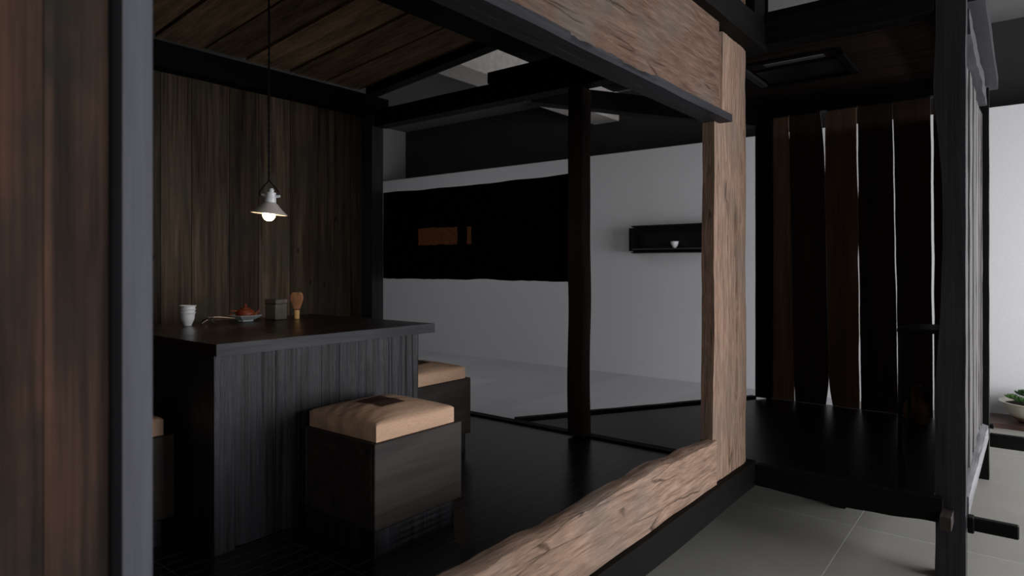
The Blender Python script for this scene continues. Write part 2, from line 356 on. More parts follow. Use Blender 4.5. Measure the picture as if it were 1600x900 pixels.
# wide pale post
def crack(co, y0, segs, wdt=.006, dep=.02): return co
def post_f(co, u):
    co = co.copy(); z = co.z
    if u.x < .25: co.x += (.022*noise.noise(Vector((z*1.6, 5, 0))) + .006*noise.noise(Vector((z*9, 2, 0))) - .03*(1-u.z)**2)*(1-u.x*4)
    if u.x > .75: co.x += (.03*noise.noise(Vector((z*1.3, 9, 0))) + .012*noise.noise(Vector((z*7, 4, 0))) + .03*max(0, .25-u.z))*(u.x*4-3)
    if u.y < .5:
        co.y += .012*max(0, u.x-.75)*4*(u.x)  # rounded right arris
        co.y += .006*noise.noise(Vector((co.x*6, z*1.5, 1))) + .003*noise.noise(Vector((co.x*30, z*2, 1)))
        c = 3.45 + .02*noise.noise(Vector((z*2, 0, 7)))
        if .75 < z < 1.85 and abs(co.x-c) < .011: co.y += .022
        if 3.195 < co.x < 3.235 and z > 2.26: co.y += .035  # groove shaped to stand in for the board end's shadow
        c = 3.53 + .02*noise.noise(Vector((z*3, 0, 17)))
        if (.5 < z < .8 or 1.5 < z < 2.1) and abs(co.x-c) < .011: co.y += .016
        c = 3.34 + .02*noise.noise(Vector((z*3, 0, 27)))
        if .45 < z < .62 and abs(co.x-c) < .011: co.y += .016
    if u.x > .999 and u.y < .01: co.x -= .012; co.y += .008
    return co
b = box('wide_post', (3.14, 3.635, 1.20, 1.262, .419, 2.688), 'pale_z', step=(.0165,.03,.025), f=post_f)
tag(b, 'wide pale weathered timber post with long cracks at the corner of the pavilion', 'post')
# header ledge, board, top beam
def ledge_f(co, u):
    co = co.copy(); x = co.x
    co.z += .003*noise.noise(Vector((x*4, co.y*9, 0)))
    if u.y < .5:
        co.y += .004*noise.noise(Vector((x*3, 4, 0)))
        if 1.75 < x < 2.35 and u.z > .4: co.y += .020*max(0, noise.noise(Vector((x*13, co.z*30, 0)))+.2); co.z -= .022*max(0, noise.noise(Vector((x*15, 3, 0)))+.12)
    return co
b = box('header_ledge', (-.9, 3.20, 1.135, 1.196, 2.213, 2.249), 'dark_slate_x', step=(.02,.03,.012), f=ledge_f)
lb = bmesh.new(); lb.from_mesh(b.data); gbox(lb, -.9-b.location.x, 3.13-b.location.x, 1.1965-b.location.y, 1.252-b.location.y, 0, .036); lb.to_mesh(b.data); lb.free()
tag(b, 'thin charcoal ledge beam with chipped edge below the pale header board', 'ledge')
b = box('header_board', (-.9, 3.105, 1.165, 1.198, 2.255, 2.688), 'sand_x', step=(.06,.0165,.04), f=rough(.003, 4, 6))
tag(b, 'broad pale weathered header board above the charcoal ledge', 'board')
b = box('header_beam', (-.9, 3.70, 1.12, 1.25, 2.690, 2.84), 'black_x', step=(.08,.065,.05), f=rough(.006, 5, 8))
tag(b, 'heavy black beam lying on top of the pale header board', 'beam')
b = box('upper_board', (-.9, 3.50, 1.17, 1.20, 2.842, 3.24), 'sand_x', step=(.08,.03,.06), f=rough(.003, 4, 9))
tag(b, 'pale upper board above the heavy black header beam', 'board')
b = box('corner_upright', (3.52, 3.70, 1.13, 1.29, 2.842, 3.6), 'black_z', step=(.09,.08,.1), f=rough(.004, 4, 3))
tag(b, 'black upright rising from the header beam at the pavilion corner', 'post')

# back corner post, centre post, wall plate, tie beam, rafter, purlin
b = box('centre_post', (3.56, 3.665, 2.235, 2.345, FZ+.013, 2.662), 'post_brown', step=(.05,.055,.05), f=rough(.009, 2.2, 1))
tag(b, 'slender dark brown post standing on the threshold in the middle of the opening', 'post')
b = box('back_corner_post', (3.52, 3.64, 4.27, 4.395, FZ+.013, 2.755), 'slate_z', step=(.06,.0575,.1), f=rough(.004, 2, 5))
tag(b, 'charcoal post at the far right end of the brown plank wall', 'post')
b = box('tie_beam', (3.54, 3.66, 1.26, 4.262, 2.664, 2.80), 'black_y', step=(.06,.1,.07), f=rough(.003, 3, 7))
tag(b, 'black tie beam resting on the slender brown centre post', 'beam')
b = box('bracket_beam', (3.54, 3.655, 1.30, 3.02, 2.806, 2.885), 'black_y', step=(.06,.1,.07), f=rough(.002, 3, 9))
tag(b, 'short black bracket beam stacked on top of the tie beam', 'beam')
b = box('wall_plate', (-.7, 3.70, 4.27, 4.40, 2.76, 2.92) , 'black_x', step=(.12,.065,.08), f=rough(.003, 3, 11))
tag(b, 'black wall plate beam along the top of the brown plank wall', 'beam')
SL = .098
def zc(y): return 2.965 + SL*(4.28-y)
def slope_box(name, x0, x1, y0, y1, dz0, dz1, mat, pl=None):
    bm = bmesh.new(); f = lambda co, u: Vector((co.x, co.y, co.z + zc(co.y)))
    gbox(bm, x0, x1, y0, y1, dz0, dz1, step=(.3, .3, .3), f=f)
    return link(name, bm, mat, pl)
tag(slope_box('gable_rafter', 3.56, 3.66, 1.30, 4.40, -.005, .12, 'black_y'), 'black sloping gable rafter over the tie beam', 'rafter')
# ceiling of dim brown boards, sloping down to the back
rf = thing('plank_roof', 'sloping ceiling of wide dim brown planks over the table', 'plank ceiling', (1.4, 2.8, 2.9))
x = -.8; bm = bmesh.new(); gaps = bmesh.new()
while x < 3.52:
    wd = random.choice((.30, .33, .36)); x1 = min(x+wd, 3.555)
    f = lambda co, u: Vector((co.x, co.y, co.z + zc(co.y)))
    gbox(bm, x, x1-.028, 1.28, 4.44, .035 + random.uniform(0,.012), .07, step=(.2,.6,.05), f=f)
    x += wd
o = link('plank', bm, 'ceiling_plank'); o.parent = rf; o.matrix_parent_inverse = Matrix.Translation(-Vector(rf.location))
o = slope_box('cover_board', -.8, 3.555, 1.28, 4.44, .075, .09, 'black_y'); o.parent = rf; o.matrix_parent_inverse = Matrix.Translation(-Vector(rf.location))
b = box('purlin', (-.8, 3.76, 2.30, 2.78, 2.955, 3.075), 'black_x', step=(.2,.12,.06), f=rough(.003, 3, 14))
tag(b, 'thick black purlin crossing under the brown plank ceiling', 'beam')
# brown plank wall
pw = bmesh.new(); x = -.75; k = 0
while x < 3.58:
    wd = random.uniform(.15, .27); x1 = min(x+wd, 3.60)
    if 3.60-x1 < .06: x1 = 3.60
    gbox(pw, x+.002, x1-.002, 4.40, 4.43+random.uniform(0,.006), FZ+.001, 2.95, step=(.1,.03,.25), f=None, pv=random.random()**1.5)
    x = x1
o = link('plank_wall', pw, 'plank_wall', origin=(1.4, 4.41, FZ))
tag(o, 'wall of tall old brown planks with knots behind the table', 'plank wall')

# ---- foreground left wall: red brown planks and slate post
b = box('jamb_post', (.451, .499, 1.195, 1.26, .419, 2.212), 'jamb', step=(.024,.03,.1), f=None)
tag(b, 'smooth slate grey jamb post in the left foreground', 'post')
pw = bmesh.new()
xs = [-.85, -.62, -.40, -.18, .02, .21, .345, .438]
for a, c in zip(xs, xs[1:]): gbox(pw, a, c-.0015, 1.215, 1.25, .419, 2.212, step=(.1,.035,.3), pv=random.random())
o = link('front_plank_wall', pw, 'front_plank', origin=(-.2, 1.23, .42))
tag(o, 'reddish brown plank wall in the near left foreground beside the slate jamb', 'plank wall')
b = box('end_plank_wall', (-.86, -.82, 1.28, 4.44, FZ, 3.0), 'plank_wall', bev=0)
tag(b, 'dark plank wall closing the left end of the pavilion', 'plank wall')

# ================================================================ ENTRY BAY (box on the right)
# front post with live edge
def fpost(co, u):
    co = co.copy(); z = co.z
    if u.y > .6:
        wv = .034*max(0, 1-abs(z-1.6)/.75)**.7 + .012*noise.noise(Vector((z*2.4, 0, 5)))
        co.y -= wv*(u.y-.6)/.4
    if u.y < .001: co.y += .003*noise.noise(Vector((z*5, 2, 0)))
    co.x += .003*noise.noise(Vector((z*3, co.y*7, 0)))
    return co
b = box('front_post', (3.70, 3.81, .213, .335, 0, 3.55), 'dark_slate_z', step=(.055,.02,.05), f=fpost)
tag(b, 'tall charcoal live-edge post standing on the floor at the front of the entry bay', 'post')
b = box('rear_post', (5.62, 5.74, .19, .262, 0, 2.745), 'black_z', step=(.06,.036,.08), f=rough(.004, 3, 2))
tag(b, 'thin black post at the rear right corner of the entry bay', 'post')
b = box('rear_corner_post', (5.56, 5.645, 1.655, 1.775, FZ+.016, 2.741), 'black_z', step=(.055,.065,.1), f=rough(.004, 3, 6))
b.location.y += .0
tag(b, 'black post left of the gapped board screen', 'post')
# front rail (live lower edge), rests on tenon
def frail(co, u):
    co = co.copy()
    if u.z < .001: co.z += .014*math.sin(co.y*5+1) + .006*noise.noise(Vector((co.y*9, 0, 0)))
    co.x += .003*noise.noise(Vector((co.y*4, co.z*4, 0)))
    return co
b = box('front_rail', (3.645, 3.698, .30, 1.164, .281, .40), 'black_y', step=(.05,.03,.04), f=frail)
tag(b, 'black front rail with uneven lower edge under the entry deck', 'rail')
b = box('tenon_peg', (3.56, 3.698, .258, .305, .285, .345), 'stool', bev=.002)
tag(b, 'square tenon end sticking out of the front post towards the viewer', 'tenon')
tb = thing('cross_bar', 'black tapered bar sticking out sideways from the front post foot', 'bar', (3.755, .2, .28))
def bar_f(co, u):
    co = co.copy(); k = 1-u.y
    if u.z < .5: co.z += .012*(1-k)*0 + .0
    return co
bm = bmesh.new(); gbox(bm, -.02, .02, -.185, .010, -.03, .032, bev=.006); link('bar', bm, 'black_y', tb)
bm = bmesh.new(); gbox(bm, -.030, .030, -.018, .008, -.040, .034, bev=.004); link('wedge', bm, 'black_y', tb)
b = box('rear_cross_bar', (5.70, 5.745, -.25, .188, .215, .31), 'black_y', bev=.005)
tag(b, 'black bar reaching right from the rear post of the entry bay', 'bar')
b = box('rear_peg', (5.70, 5.73, .165, .188, .345, .375), 'black_y', bev=.003)
tag(b, 'tiny black peg beside the rear post above the rear bar', 'peg')
# side rails
def srail(co, u):
    co = co.copy()
    if u.y < .5: co.y -= .016*u.x
    if u.y < .001 and u.z > .5: co.z += .018*noise.noise(Vector((co.x*4, 1, 0))) - .008; co.y += .006*noise.noise(Vector((co.x*7, 3, 0)))
    if u.z < .001: co.z += .008*noise.noise(Vector((co.x*4, 11, 0)))
    return co
b = box('lower_side_rail', (3.815, 5.615, .207, .270, .29, .395), 'rail', step=(.05,.035,.035), f=srail)
tag(b, 'grey live-edge lower side rail under the silvery side boards', 'rail')
b = box('upper_side_rail', (3.815, 5.615, .203, .262, 2.64, 2.74), 'slate_x', step=(.05,.036,.035), f=lambda co, u: Vector((co.x, co.y+.008*noise.noise(Vector((co.x*5, co.z*9, 3))), co.z - (.05*noise.noise(Vector((co.x*2.2, 0, 4)))+.02 if u.z < .001 else 0))))
tag(b, 'grey live-edge upper side rail above the silvery side boards', 'rail')
b = box('top_side_beam', (3.82, 5.86, .145, .262, 2.775, 2.86), 'dark_slate_x', step=(.1,.04,.04), f=rough(.004, 3, 12))
tag(b, 'grey top beam projecting past the rear of the entry bay', 'beam')
sp = thing('side_board_screen', 'screen of silvery weathered vertical boards on the right side of the entry bay', 'screen', (4.7, .24, .396))
x = 3.82; k = 0
while x < 5.60:
    wd = random.uniform(.14, .24); x1 = min(x+wd, 5.612)
    bm = bmesh.new(); off = random.uniform(-.006, .006)
    gbox(bm, x+.003, x1-.003, .232+off, .252+off, .40, 2.56, step=(.03,.02,.12), f=rough(.003, 6, k))
    bmesh.ops.translate(bm, verts=bm.verts, vec=(-4.7, -.24, -.396))
    link('board', bm, 'grey_plank', sp, smooth=True); x = x1; k += 1
# rear screen with gaps
rs = thing('gapped_board_screen', 'rear screen of six wide dark brown boards with slits of light between them', 'screen', (5.67, 1.0, FZ))
PX = lambda p: 5.67*(.62-.785*(p-800)/1012)/(.785+.62*(p-800)/1012)
def interp(tab, t):
    for (a, va), (c, vc) in zip(tab, tab[1:]):
        if t <= c: return va + (vc-va)*(t-a)/(c-a) if c > a else vc
    return tab[-1][1]
# centre lines (m, at top / bottom) and half widths along the height (0 top .. 1 foot)
G = [ (1.532, 1.487, [(0,.007),(.05,.006),(.09,.001),(.93,.0008),(.97,.004),(1,.005)]),
      (1.266, 1.224, [(0,.026),(.04,.014),(.11,.007),(.18,.004),(.22,.0012),(.5,.002),(.9,.0012),(.94,.006),(1,.026)]),
      (1.025, 1.001, [(0,.006),(.10,.007),(.26,.005),(.30,.0015),(.46,.0015),(.5,.005),(.75,.004),(.8,.007),(1,.006)]),
      (.782, .742, [(0,.0015),(.05,.004),(.3,.005),(.38,.004),(.55,.005),(.7,.002),(.8,.0045),(1,.0035)]),
      (.530, .518, [(0,.010),(.2,.008),(.5,.009),(.7,.008),(.73,.005),(1,.005)]) ]
TOPZ, BOTZ = 2.74, FZ+.002
NS = 44
edges = [(lambda t: 1.715, lambda t: 1.715)]
def mk(g, s, k):
    return lambda t: g[0]+(g[1]-g[0])*t + s*interp(g[2], t) + .004*noise.noise(Vector((t*9, k, 0)))
bounds = []
L_ = lambda t: 1.716
for k, g in enumerate(G):
    bounds.append((L_, mk(g, 1, k))); L_ = mk(g, -1, k)
bounds.append((L_, lambda t: .268))
for k, (fa, fb) in enumerate(bounds):
    bm = bmesh.new(); lay = pv_layer(bm); pv = random.random(); rows = []
    for i in range(NS+1):
        t = i/NS; z = TOPZ+(BOTZ-TOPZ)*t
        ya, yb = fa(t), fb(t)
        rows.append([bm.verts.new((5.655-5.67, ya-1, z-FZ)), bm.verts.new((5.655-5.67, yb-1, z-FZ)), bm.verts.new((5.675-5.67, yb-1, z-FZ)), bm.verts.new((5.675-5.67, ya-1, z-FZ))])
    for v in bm.verts: v[lay] = (pv,)*3+(1,)
    for a, c in zip(rows, rows[1:]):
        for i in range(4): bm.faces.new((a[i], a[(i+1)%4], c[(i+1)%4], c[i]))
    bm.faces.new(rows[0]); bm.faces.new(rows[-1])
    link('board', bm, 'box_plank' if k in (0, 2) else 'box_plank_dark', rs)
b = box('screen_head_rail', (5.60, 5.70, .264, 1.93, 2.742, 2.90), 'black_y', step=(.05,.12,.08), f=rough(.003, 3, 9))
tag(b, 'black head rail above the gapped board screen', 'beam')
# lintel in front
b = box('entry_lintel', (3.68, 3.80, .34, 1.118, 2.72, 2.86), 'black_y', step=(.06,.1,.07), f=rough(.004, 4, 13))
tag(b, 'black lintel beam across the front of the entry bay', 'beam')
b = box('upper_lintel', (3.71, 3.79, .34, 1.12, 2.865, 2.91), 'black_y', step=(.08,.1,.045), f=rough(.002, 4, 15))
tag(b, 'thin black strip beam lying on the entry lintel', 'beam')
b = box('thin_upright', (3.78, 3.80, 1.14, 1.16, 2.845, 3.6), 'black_z')
tag(b, 'thin black upright bar above the entry lintel next to the corner', 'bar')
# entry ceiling planks with hatch opening x 4.46..4.92  y .92..1.52
ec = thing('entry_ceiling', 'low ceiling of dark brown planks over the entry bay', 'plank ceiling', (4.6, 1.1, 2.86))
HX0, HX1, HY0, HY1 = 4.48, 4.60, 1.01, 1.39
bm = bmesh.new()
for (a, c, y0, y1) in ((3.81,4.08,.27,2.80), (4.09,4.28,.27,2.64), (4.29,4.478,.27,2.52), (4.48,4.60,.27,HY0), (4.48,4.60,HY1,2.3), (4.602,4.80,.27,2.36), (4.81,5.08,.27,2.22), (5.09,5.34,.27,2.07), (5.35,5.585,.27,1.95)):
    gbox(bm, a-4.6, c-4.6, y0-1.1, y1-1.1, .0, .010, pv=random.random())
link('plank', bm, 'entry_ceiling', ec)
ha = thing('ceiling_hatch', 'square black framed hatch in the entry ceiling with a bright slot', 'hatch', (4.7, 1.25, 2.857))
bm = bmesh.new(); gbox(bm, -.09, .26, -.30, .22, -.012, -.001); link('panel', bm, 'iron', ha)
for (a, c, y0, y1, mt) in ((-.28,-.235,-.36,.30,'black_y'), (.27,.31,-.36,.30,'black_y'), (-.21,.265,.245,.29,'slate_x'), (-.21,.265,-.36,-.315,'black_x')):  # left bar in grey slate, its lit underside put into the colour
    bm = bmesh.new(); gbox(bm, a, c, y0, y1, -.008 if a < -.25 else -.03, -.001, bev=.003); link('frame_bar', bm, mt, ha)

# console stand and jar inside the entry bay
cs = thing('console_stand', 'slim black console stand in the shade at the right of the entry bay', 'stand', (4.80, .46, FZ))
bm = bmesh.new(); gbox(bm, -.22, .22, -.14, .15, .715, .74); link('stand_top', bm, 'iron', cs)
for sx in (-.2, .2):
    for sy in (-.125, .135):
        bm = bmesh.new(); gbox(bm, sx-.011, sx+.011, sy-.011, sy+.011, 0, .713, bev=.002); link('leg', bm, 'iron', cs)
bm = bmesh.new(); lathe(bm, [(0,0),(.055,0),(.078,.03),(.085,.08),(.078,.13),(.055,.165),(.034,.185),(.030,.25),(.038,.268),(.032,.268),(.024,.25),(.026,.19),(0,.18)])
o = link('stoneware_jar', bm, 'vase', smooth=True); o.location = (5.42, .60, FZ)
tag(o, 'brown stoneware bottle jar standing in the dark of the entry bay', 'jar')

# ================================================================ BLACK CLOTH BANNER
bn = thing('cloth_banner', 'long black cloth banner with rust patches stretched behind the centre post', 'banner', (3.675, 3.3, 1.39))
bm = bmesh.new(); ny, nz = 90, 20; rows = []
for i in range(ny+1):
    y = 2.31 + (4.31-2.31)*i/ny; row = []
    top = 2.125 + .008*noise.noise(Vector((y*4, 0, 0))) - .012*math.sin(PI*(y-2.2)/2.1)
    bot = 1.392 + .012*noise.noise(Vector((y*3, 5, 0))) + .004*noise.noise(Vector((y*14, 5, 0)))
    for j in range(nz+1):
        z = bot + (top-bot)*j/nz
        row.append(bm.verts.new((.006*noise.noise(Vector((y*3, z*2, 0))), y-3.3, z-1.39)))
    rows.append(row)
for a, c in zip(rows, rows[1:]):
    for j in range(nz): bm.faces.new((a[j], c[j], c[j+1], a[j+1]))
bmesh.ops.solidify(bm, geom=bm.faces[:], thickness=.004)
link('cloth', bm, 'cloth', bn, smooth=True)
def patch(y0, y1, z0, z1):
    bm = bmesh.new()
    gbox(bm, -.0165, -.0125, y0-3.3, y1-3.3, z0-1.39, z1-1.39, step=(.01,.02,.02), f=lambda co, u: co + Vector((0, .006*noise.noise(co*25), .007*noise.noise(co*25+Vector((9,0,0))))) if (u.y<.001 or u.y>.999 or u.z<.001 or u.z>.999) else co)
    return link('patch', bm, 'rust', bn)
tag(patch(3.43, 3.86, 1.665, 1.80), 'large rust brown patch'); tag(patch(3.285, 3.325, 1.665, 1.80), 'small rust brown patch')

# ================================================================ WALL NICHE SHELF + CUP
ns = thing('wall_shelf', 'long black wall niche shelf with notched corners on the pale far wall', 'shelf', (7.93, 3.5, 1.665))
bm = bmesh.new()
gbox(bm, .045, .068, -.66, .69, .0, .37, bev=.02)
link('back_panel', bm, 'iron', ns)
bm = bmesh.new(); gbox(bm, -.10, .045, -.62, .64, .0, .018); link('bottom_board', bm, 'iron', ns)
bm = bmesh.new(); gbox(bm, -.10, .045, -.62, .64, .352, .37); link('top_board', bm, 'iron', ns)
for s in (-.642, .66):
    bm = bmesh.new(); gbox(bm, -.10, .045, s-.018, s+.018, .03, .34, bev=.006); link('side_board', bm, 'cloth', ns)
bm = bmesh.new(); gbox(bm, -.092, .04, -.62, .64, .045, .062); link('shelf_board', bm, 'slate_y', ns)
bm = bmesh.new(); lathe(bm, [(0,0),(.018,0),(.020,.006),(.036,.03),(.048,.062),(.052,.085),(.049,.085),(.044,.06),(.03,.03),(0,.012)])
o = link('shelf_cup', bm, 'china', smooth=True); o.location = (7.895, 3.55, 1.665+.063)
tag(o, 'small white cup standing in the black wall shelf', 'cup')

# ================================================================ TABLE
tb = thing('table', 'square charred black timber table with thick overhanging top', 'table', (1.25, 2.45, FZ))
bm = bmesh.new()
for i in range(5):
    gbox(bm, -.005, 1.165, -.02+i*.2155+(.0006 if i else 0), -.02+(i+1)*.2155, .775, .82, step=(.03,.05,.0225), pv=random.random(),
         f=lambda co, u: co + Vector((0, 0, .0012*noise.noise(co*9) if u.z > .9 else 0)))
link('tabletop', bm, 'top', tb)
bm = bmesh.new(); gbox(bm, -.006, 1.166, -.026, -.0205, .773, .8205, step=(.03,.006,.02), f=rough(.0015, 9, 3)); link('edge_board', bm, 'slate_x', tb)
def grooved(co, u):
    co = co.copy()
    if u.y < .001:
        x = co.x
        g = noise.noise(Vector((x*55, co.z*.9, 0)))*.006 + noise.noise(Vector((x*16, co.z*.8, 4)))*.009
        co.y += g
    return co
bm = bmesh.new()
xs = [.085, .27, .49, .70, .88, 1.085]
for a, c in zip(xs, xs[1:]): gbox(bm, a+.001, c-.001, .012, .04, .003, .774, step=(.006,.03,.05), f=grooved)
link('front_panel', bm, 'charred', tb, smooth=True)
def footed(co, u): 
    co = co.copy(); co.y += .002*noise.noise(Vector((co.x*40, co.z*2, 0)))
    return co
for a, c in ((.0, .082),):
    bm = bmesh.new(); gbox(bm, a, c, .002, .985, 0, .774, step=(.008,.05,.05), f=footed); link('side_slab', bm, 'charred', tb)
bm = bmesh.new(); gbox(bm, 1.06, 1.085, .045, .985, 0, .774, step=(.03,.05,.08)); link('side_slab', bm, 'charred', tb)

# ================================================================ STOOLS + CUSHIONS
def make_stool():
    t = thing('box_stool', '', 'stool', (0,0,0), 0, 'box stools around the table')
    bm = bmesh.new()
    gbox(bm, 0, .49, 0, .018, .10, .437); gbox(bm, 0, .49, .442, .46, .10, .437); gbox(bm, 0, .018, .0185, .4415, .10, .437); gbox(bm, .472, .49, .0185, .4415, .10, .437)
    gbox(bm, .018, .472, .018, .442, .405, .425)
    link('body', bm, 'stool', t)
    bm = bmesh.new(); gbox(bm, .0, .44, .0, .455, 0, .0995, step=(.05,.05,.012), f=lambda co, u: co+Vector((0, (.003*noise.noise(Vector((0, co.x*2, co.z*160))) if u.y<.001 else 0), 0)))
    link('base', bm, 'charred', t)
    return t
def make_cushion():
    t = thing('seat_cushion', '', 'cushion', (0,0,0), 0, 'cushions on the box stools')
    A, B, H = .435, .435, .072
    def cf(co, u):
        co = co.copy(); cx, cy = u.x*2-1, u.y*2-1
        # soft pillow: sides bulge, corners pulled in, dome on top
        dome = (1-abs(cx)**2.5)*(1-abs(cy)**2.5)
        if u.z > .999:
            co.z += .032*dome
            wr = noise.noise(Vector((cy*3.3, cx*.9, 2)))
            fold = math.sin((cy*2.1+.35*math.sin(cx*4))*9)*max(0, -cx-.05)*.0013*(1-abs(cy)**3)
            co.z += .004*wr*dome + fold
        k = math.sin(PI*u.z)
        if u.x < .001: co.x -= .008*k*(1-cy**4) - .003*math.sin(cy*11)*(1-abs(cy))*k
        if u.x > .999: co.x += .008*k*(1-cy**4)
        if u.y < .001: co.y -= .008*k*(1-cx**4)
        if u.y > .999: co.y += .008*k*(1-cx**4)
        if u.z > .999:
            r = .004
            if abs(cx) > .999: co.x -= math.copysign(r, cx); co.z -= .003
            if abs(cy) > .999: co.y -= math.copysign(r, cy); co.z -= .003
        return co
    bm = bmesh.new(); gbox(bm, 0, A, 0, B, 0, H, step=(.0145,.0145,.009), f=cf); link('cover', bm, 'linen', t, smooth=True)
    bm = bmesh.new(); nn = 12; vs = []
    for i in range(nn+1):
        row = []
        for j in range(nn+1):
            x, y = .135+.130*i/nn, .125+.170*j/nn; cx, cy = x/A*2-1, y/B*2-1
            dome = (1-abs(cx)**2.5)*(1-abs(cy)**2.5)
            z = H+.032*dome+.004*noise.noise(Vector((cy*3.3, cx*.9, 2)))*dome + math.sin((cy*2.1+.35*math.sin(cx*4))*9)*max(0, -cx-.05)*.0013*(1-abs(cy)**3)
            row.append(bm.verts.new((x, y, z+.0025)))
        vs.append(row)
    for i in range(nn):
        for j in range(nn): bm.faces.new((vs[i][j], vs[i+1][j], vs[i+1][j+1], vs[i][j+1]))
    bmesh.ops.solidify(bm, geom=bm.faces[:], thickness=.0015)
    link('patch', bm, 'croc', t)
    bm = bmesh.new(); tube(bm, [(.003,.003,.004), (-.0005,-.0005,.03), (.004,.004,.062)], .0026, 6); link('piping', bm, 'linen', t)
    return t
def dup(root, loc, label):
    r = root.copy(); COL.objects.link(r); r.location = loc; r['label'] = label
    for ch in list(root.children):
        c = ch.copy(); COL.objects.link(c); c.parent = r
    return r
st = make_stool(); cu = make_cushion()
SP = [((1.62, 1.95, FZ), 'black box stool nearest the viewer, in front of the table', 'tan linen cushion with dark square patch on the stool in front of the table'),
      ((.73, 2.72, FZ), 'black box stool left of the table, half hidden by the slate jamb', 'tan linen cushion on the stool left of the table beside the slate jamb'),
      ((2.47, 2.66, FZ), 'black box stool on the far right side of the table', 'tan linen cushion on the stool at the far right side of the table')]
for i, (loc, ls, lc) in enumerate(SP):
    cl = (loc[0]+.018, loc[1]+.012, FZ+.438)
    if i == 0: st.location = loc; st['label'] = ls; cu.location = cl; cu['label'] = lc
    else: dup(st, loc, ls); dup(cu, cl, lc)

# ================================================================ THINGS ON THE TABLE
TZ = FZ+.8215
def cup_bm():
    bm = bmesh.new(); lathe(bm, [(0,.0),(.019,0),(.0195,.006),(.023,.010),(.032,.034),(.0335,.050),(.0345,.058),(.040,.066),(.0385,.0668),(.0335,.060),(.0325,.050),(.031,.035),(.021,.013),(0,.011)], seg=36); return bm
c0 = link('tea_cup', cup_bm(), 'china', smooth=True)
for i, w_ in enumerate(('bottom', 'middle', 'top')):
    c = c0 if i == 0 else c0.copy()
    if i: COL.objects.link(c)
    c.location = (1.545+.001*i, 3.30, TZ + .0175*i)
    tag(c, {'bottom': 'white porcelain tea cup at the bottom of the stack of three, foot on the table', 'middle': 'white porcelain tea cup in the middle of the stack of three', 'top': 'white porcelain tea cup on top of the stack of three'}[w_], 'cup', 'stacked tea cups')
# metal strainer-like rest: crossed wire and rod
t = thing('wire_rest', 'small tangled silver wire rest with a thin rod on the table', 'utensil', (1.665, 3.33, TZ))
bm = bmesh.new()
for a0 in range(4):
    a = a0*PI/2+.4
    tube(bm, [(.045*math.cos(a), .045*math.sin(a), .003), (.02*math.cos(a+.6), .02*math.sin(a+.6), .022), (.018*math.cos(a+2.4), .018*math.sin(a+2.4), .03), (.05*math.cos(a+2.9), .05*math.sin(a+2.9), .03)], .0034, 6)
link('wire_frame', bm, 'metal', t)
bm = bmesh.new(); tube(bm, [(.0,.0,.031), (.05,-.015,.031), (.13,-.035,.020)], .002, 6, .003); link('rod', bm, 'metal', t)
# dish, teapot
bm = bmesh.new(); lathe(bm, [(0,.0),(.042,0),(.042,.008),(.055,.011),(.080,.026),(.088,.032),(.086,.034),(.076,.030),(.052,.016),(0,.014)], seg=8)
o = link('dish', bm, 'celadon'); o.location = (1.865, 3.32, TZ); tag(o, 'pale blue faceted dish under the red clay teapot', 'dish')
t = thing('teapot', 'small red-brown clay teapot sitting on the pale dish', 'teapot', (1.865, 3.32, TZ+.0155), .3)
bm = bmesh.new(); lathe(bm, [(0,0),(.036,0),(.047,.012),(.050,.024),(.046,.038),(.032,.049),(.026,.051),(0,.051)]); link('pot_body', bm, 'clay', t, smooth=True)
bm = bmesh.new(); lathe(bm, [(0,.0515),(.025,.0515),(.022,.057),(.008,.061),(.006,.066),(.009,.072),(.006,.078),(0,.079)]); link('lid', bm, 'clay', t, smooth=True)
bm = bmesh.new(); tube(bm, [(-.020-.024*1, .0+.018, .014), (-.058,.030,.012), (-.072,.036,.026), (-.066,.034,.043), (-.042,.020,.041)], .0042, 8); link('handle', bm, 'clay', t, smooth=True)
bm = bmesh.new(); tube(bm, [(.040,-.022,.018), (.056,-.030,.028), (.066,-.036,.044)], .008, 8, .0045); link('spout', bm, 'clay', t, smooth=True)
# tin
t = thing('tea_tin', 'square greenish grey patinated tea tin beside the bamboo whisk', 'tin', (2.03, 3.29, TZ), .24)
bm = bmesh.new(); gbox(bm, -.043, .043, -.043, .043, 0, .088, bev=.005); link('tin_body', bm, 'tin', t)
bm = bmesh.new(); gbox(bm, -.045, .045, -.045, .045, .0885, .114, bev=.004); link('lid', bm, 'tin', t)
# whisk
t = thing('tea_whisk', 'bamboo tea whisk standing upright with its tines splayed', 'whisk', (2.13, 3.24, TZ))
bm = bmesh.new(); lathe(bm, [(0,0),(.0145,0),(.0150,.02),(.0150,.048),(.0140,.052),(0,.052)], seg=20); link('grip', bm, 'bamboo', t, smooth=True)
bm = bmesh.new(); lathe(bm, [(.0148,.050),(.0170,.053),(.0170,.059),(.015,.061)], seg=20); link('thread_ring', bm, 'cord', t, smooth=True)
bm = bmesh.new()
for i in range(44):
    a = 2*PI*i/44
    P = [(.0145,.052),(.022,.075),(.031,.098),(.0345,.115),(.034,.130),(.029,.142),(.021,.149)]
    tube(bm, [(r*math.cos(a), r*math.sin(a), z) for r, z in P], .0019, 4, .0011)
for i in range(20):
    a = 2*PI*i/20
    tube(bm, [(r*math.cos(a), r*math.sin(a), z) for r, z in ((.008,.052),(.011,.09),(.017,.13))], .0018, 4)
link('tines', bm, 'bamboo_dark', t)

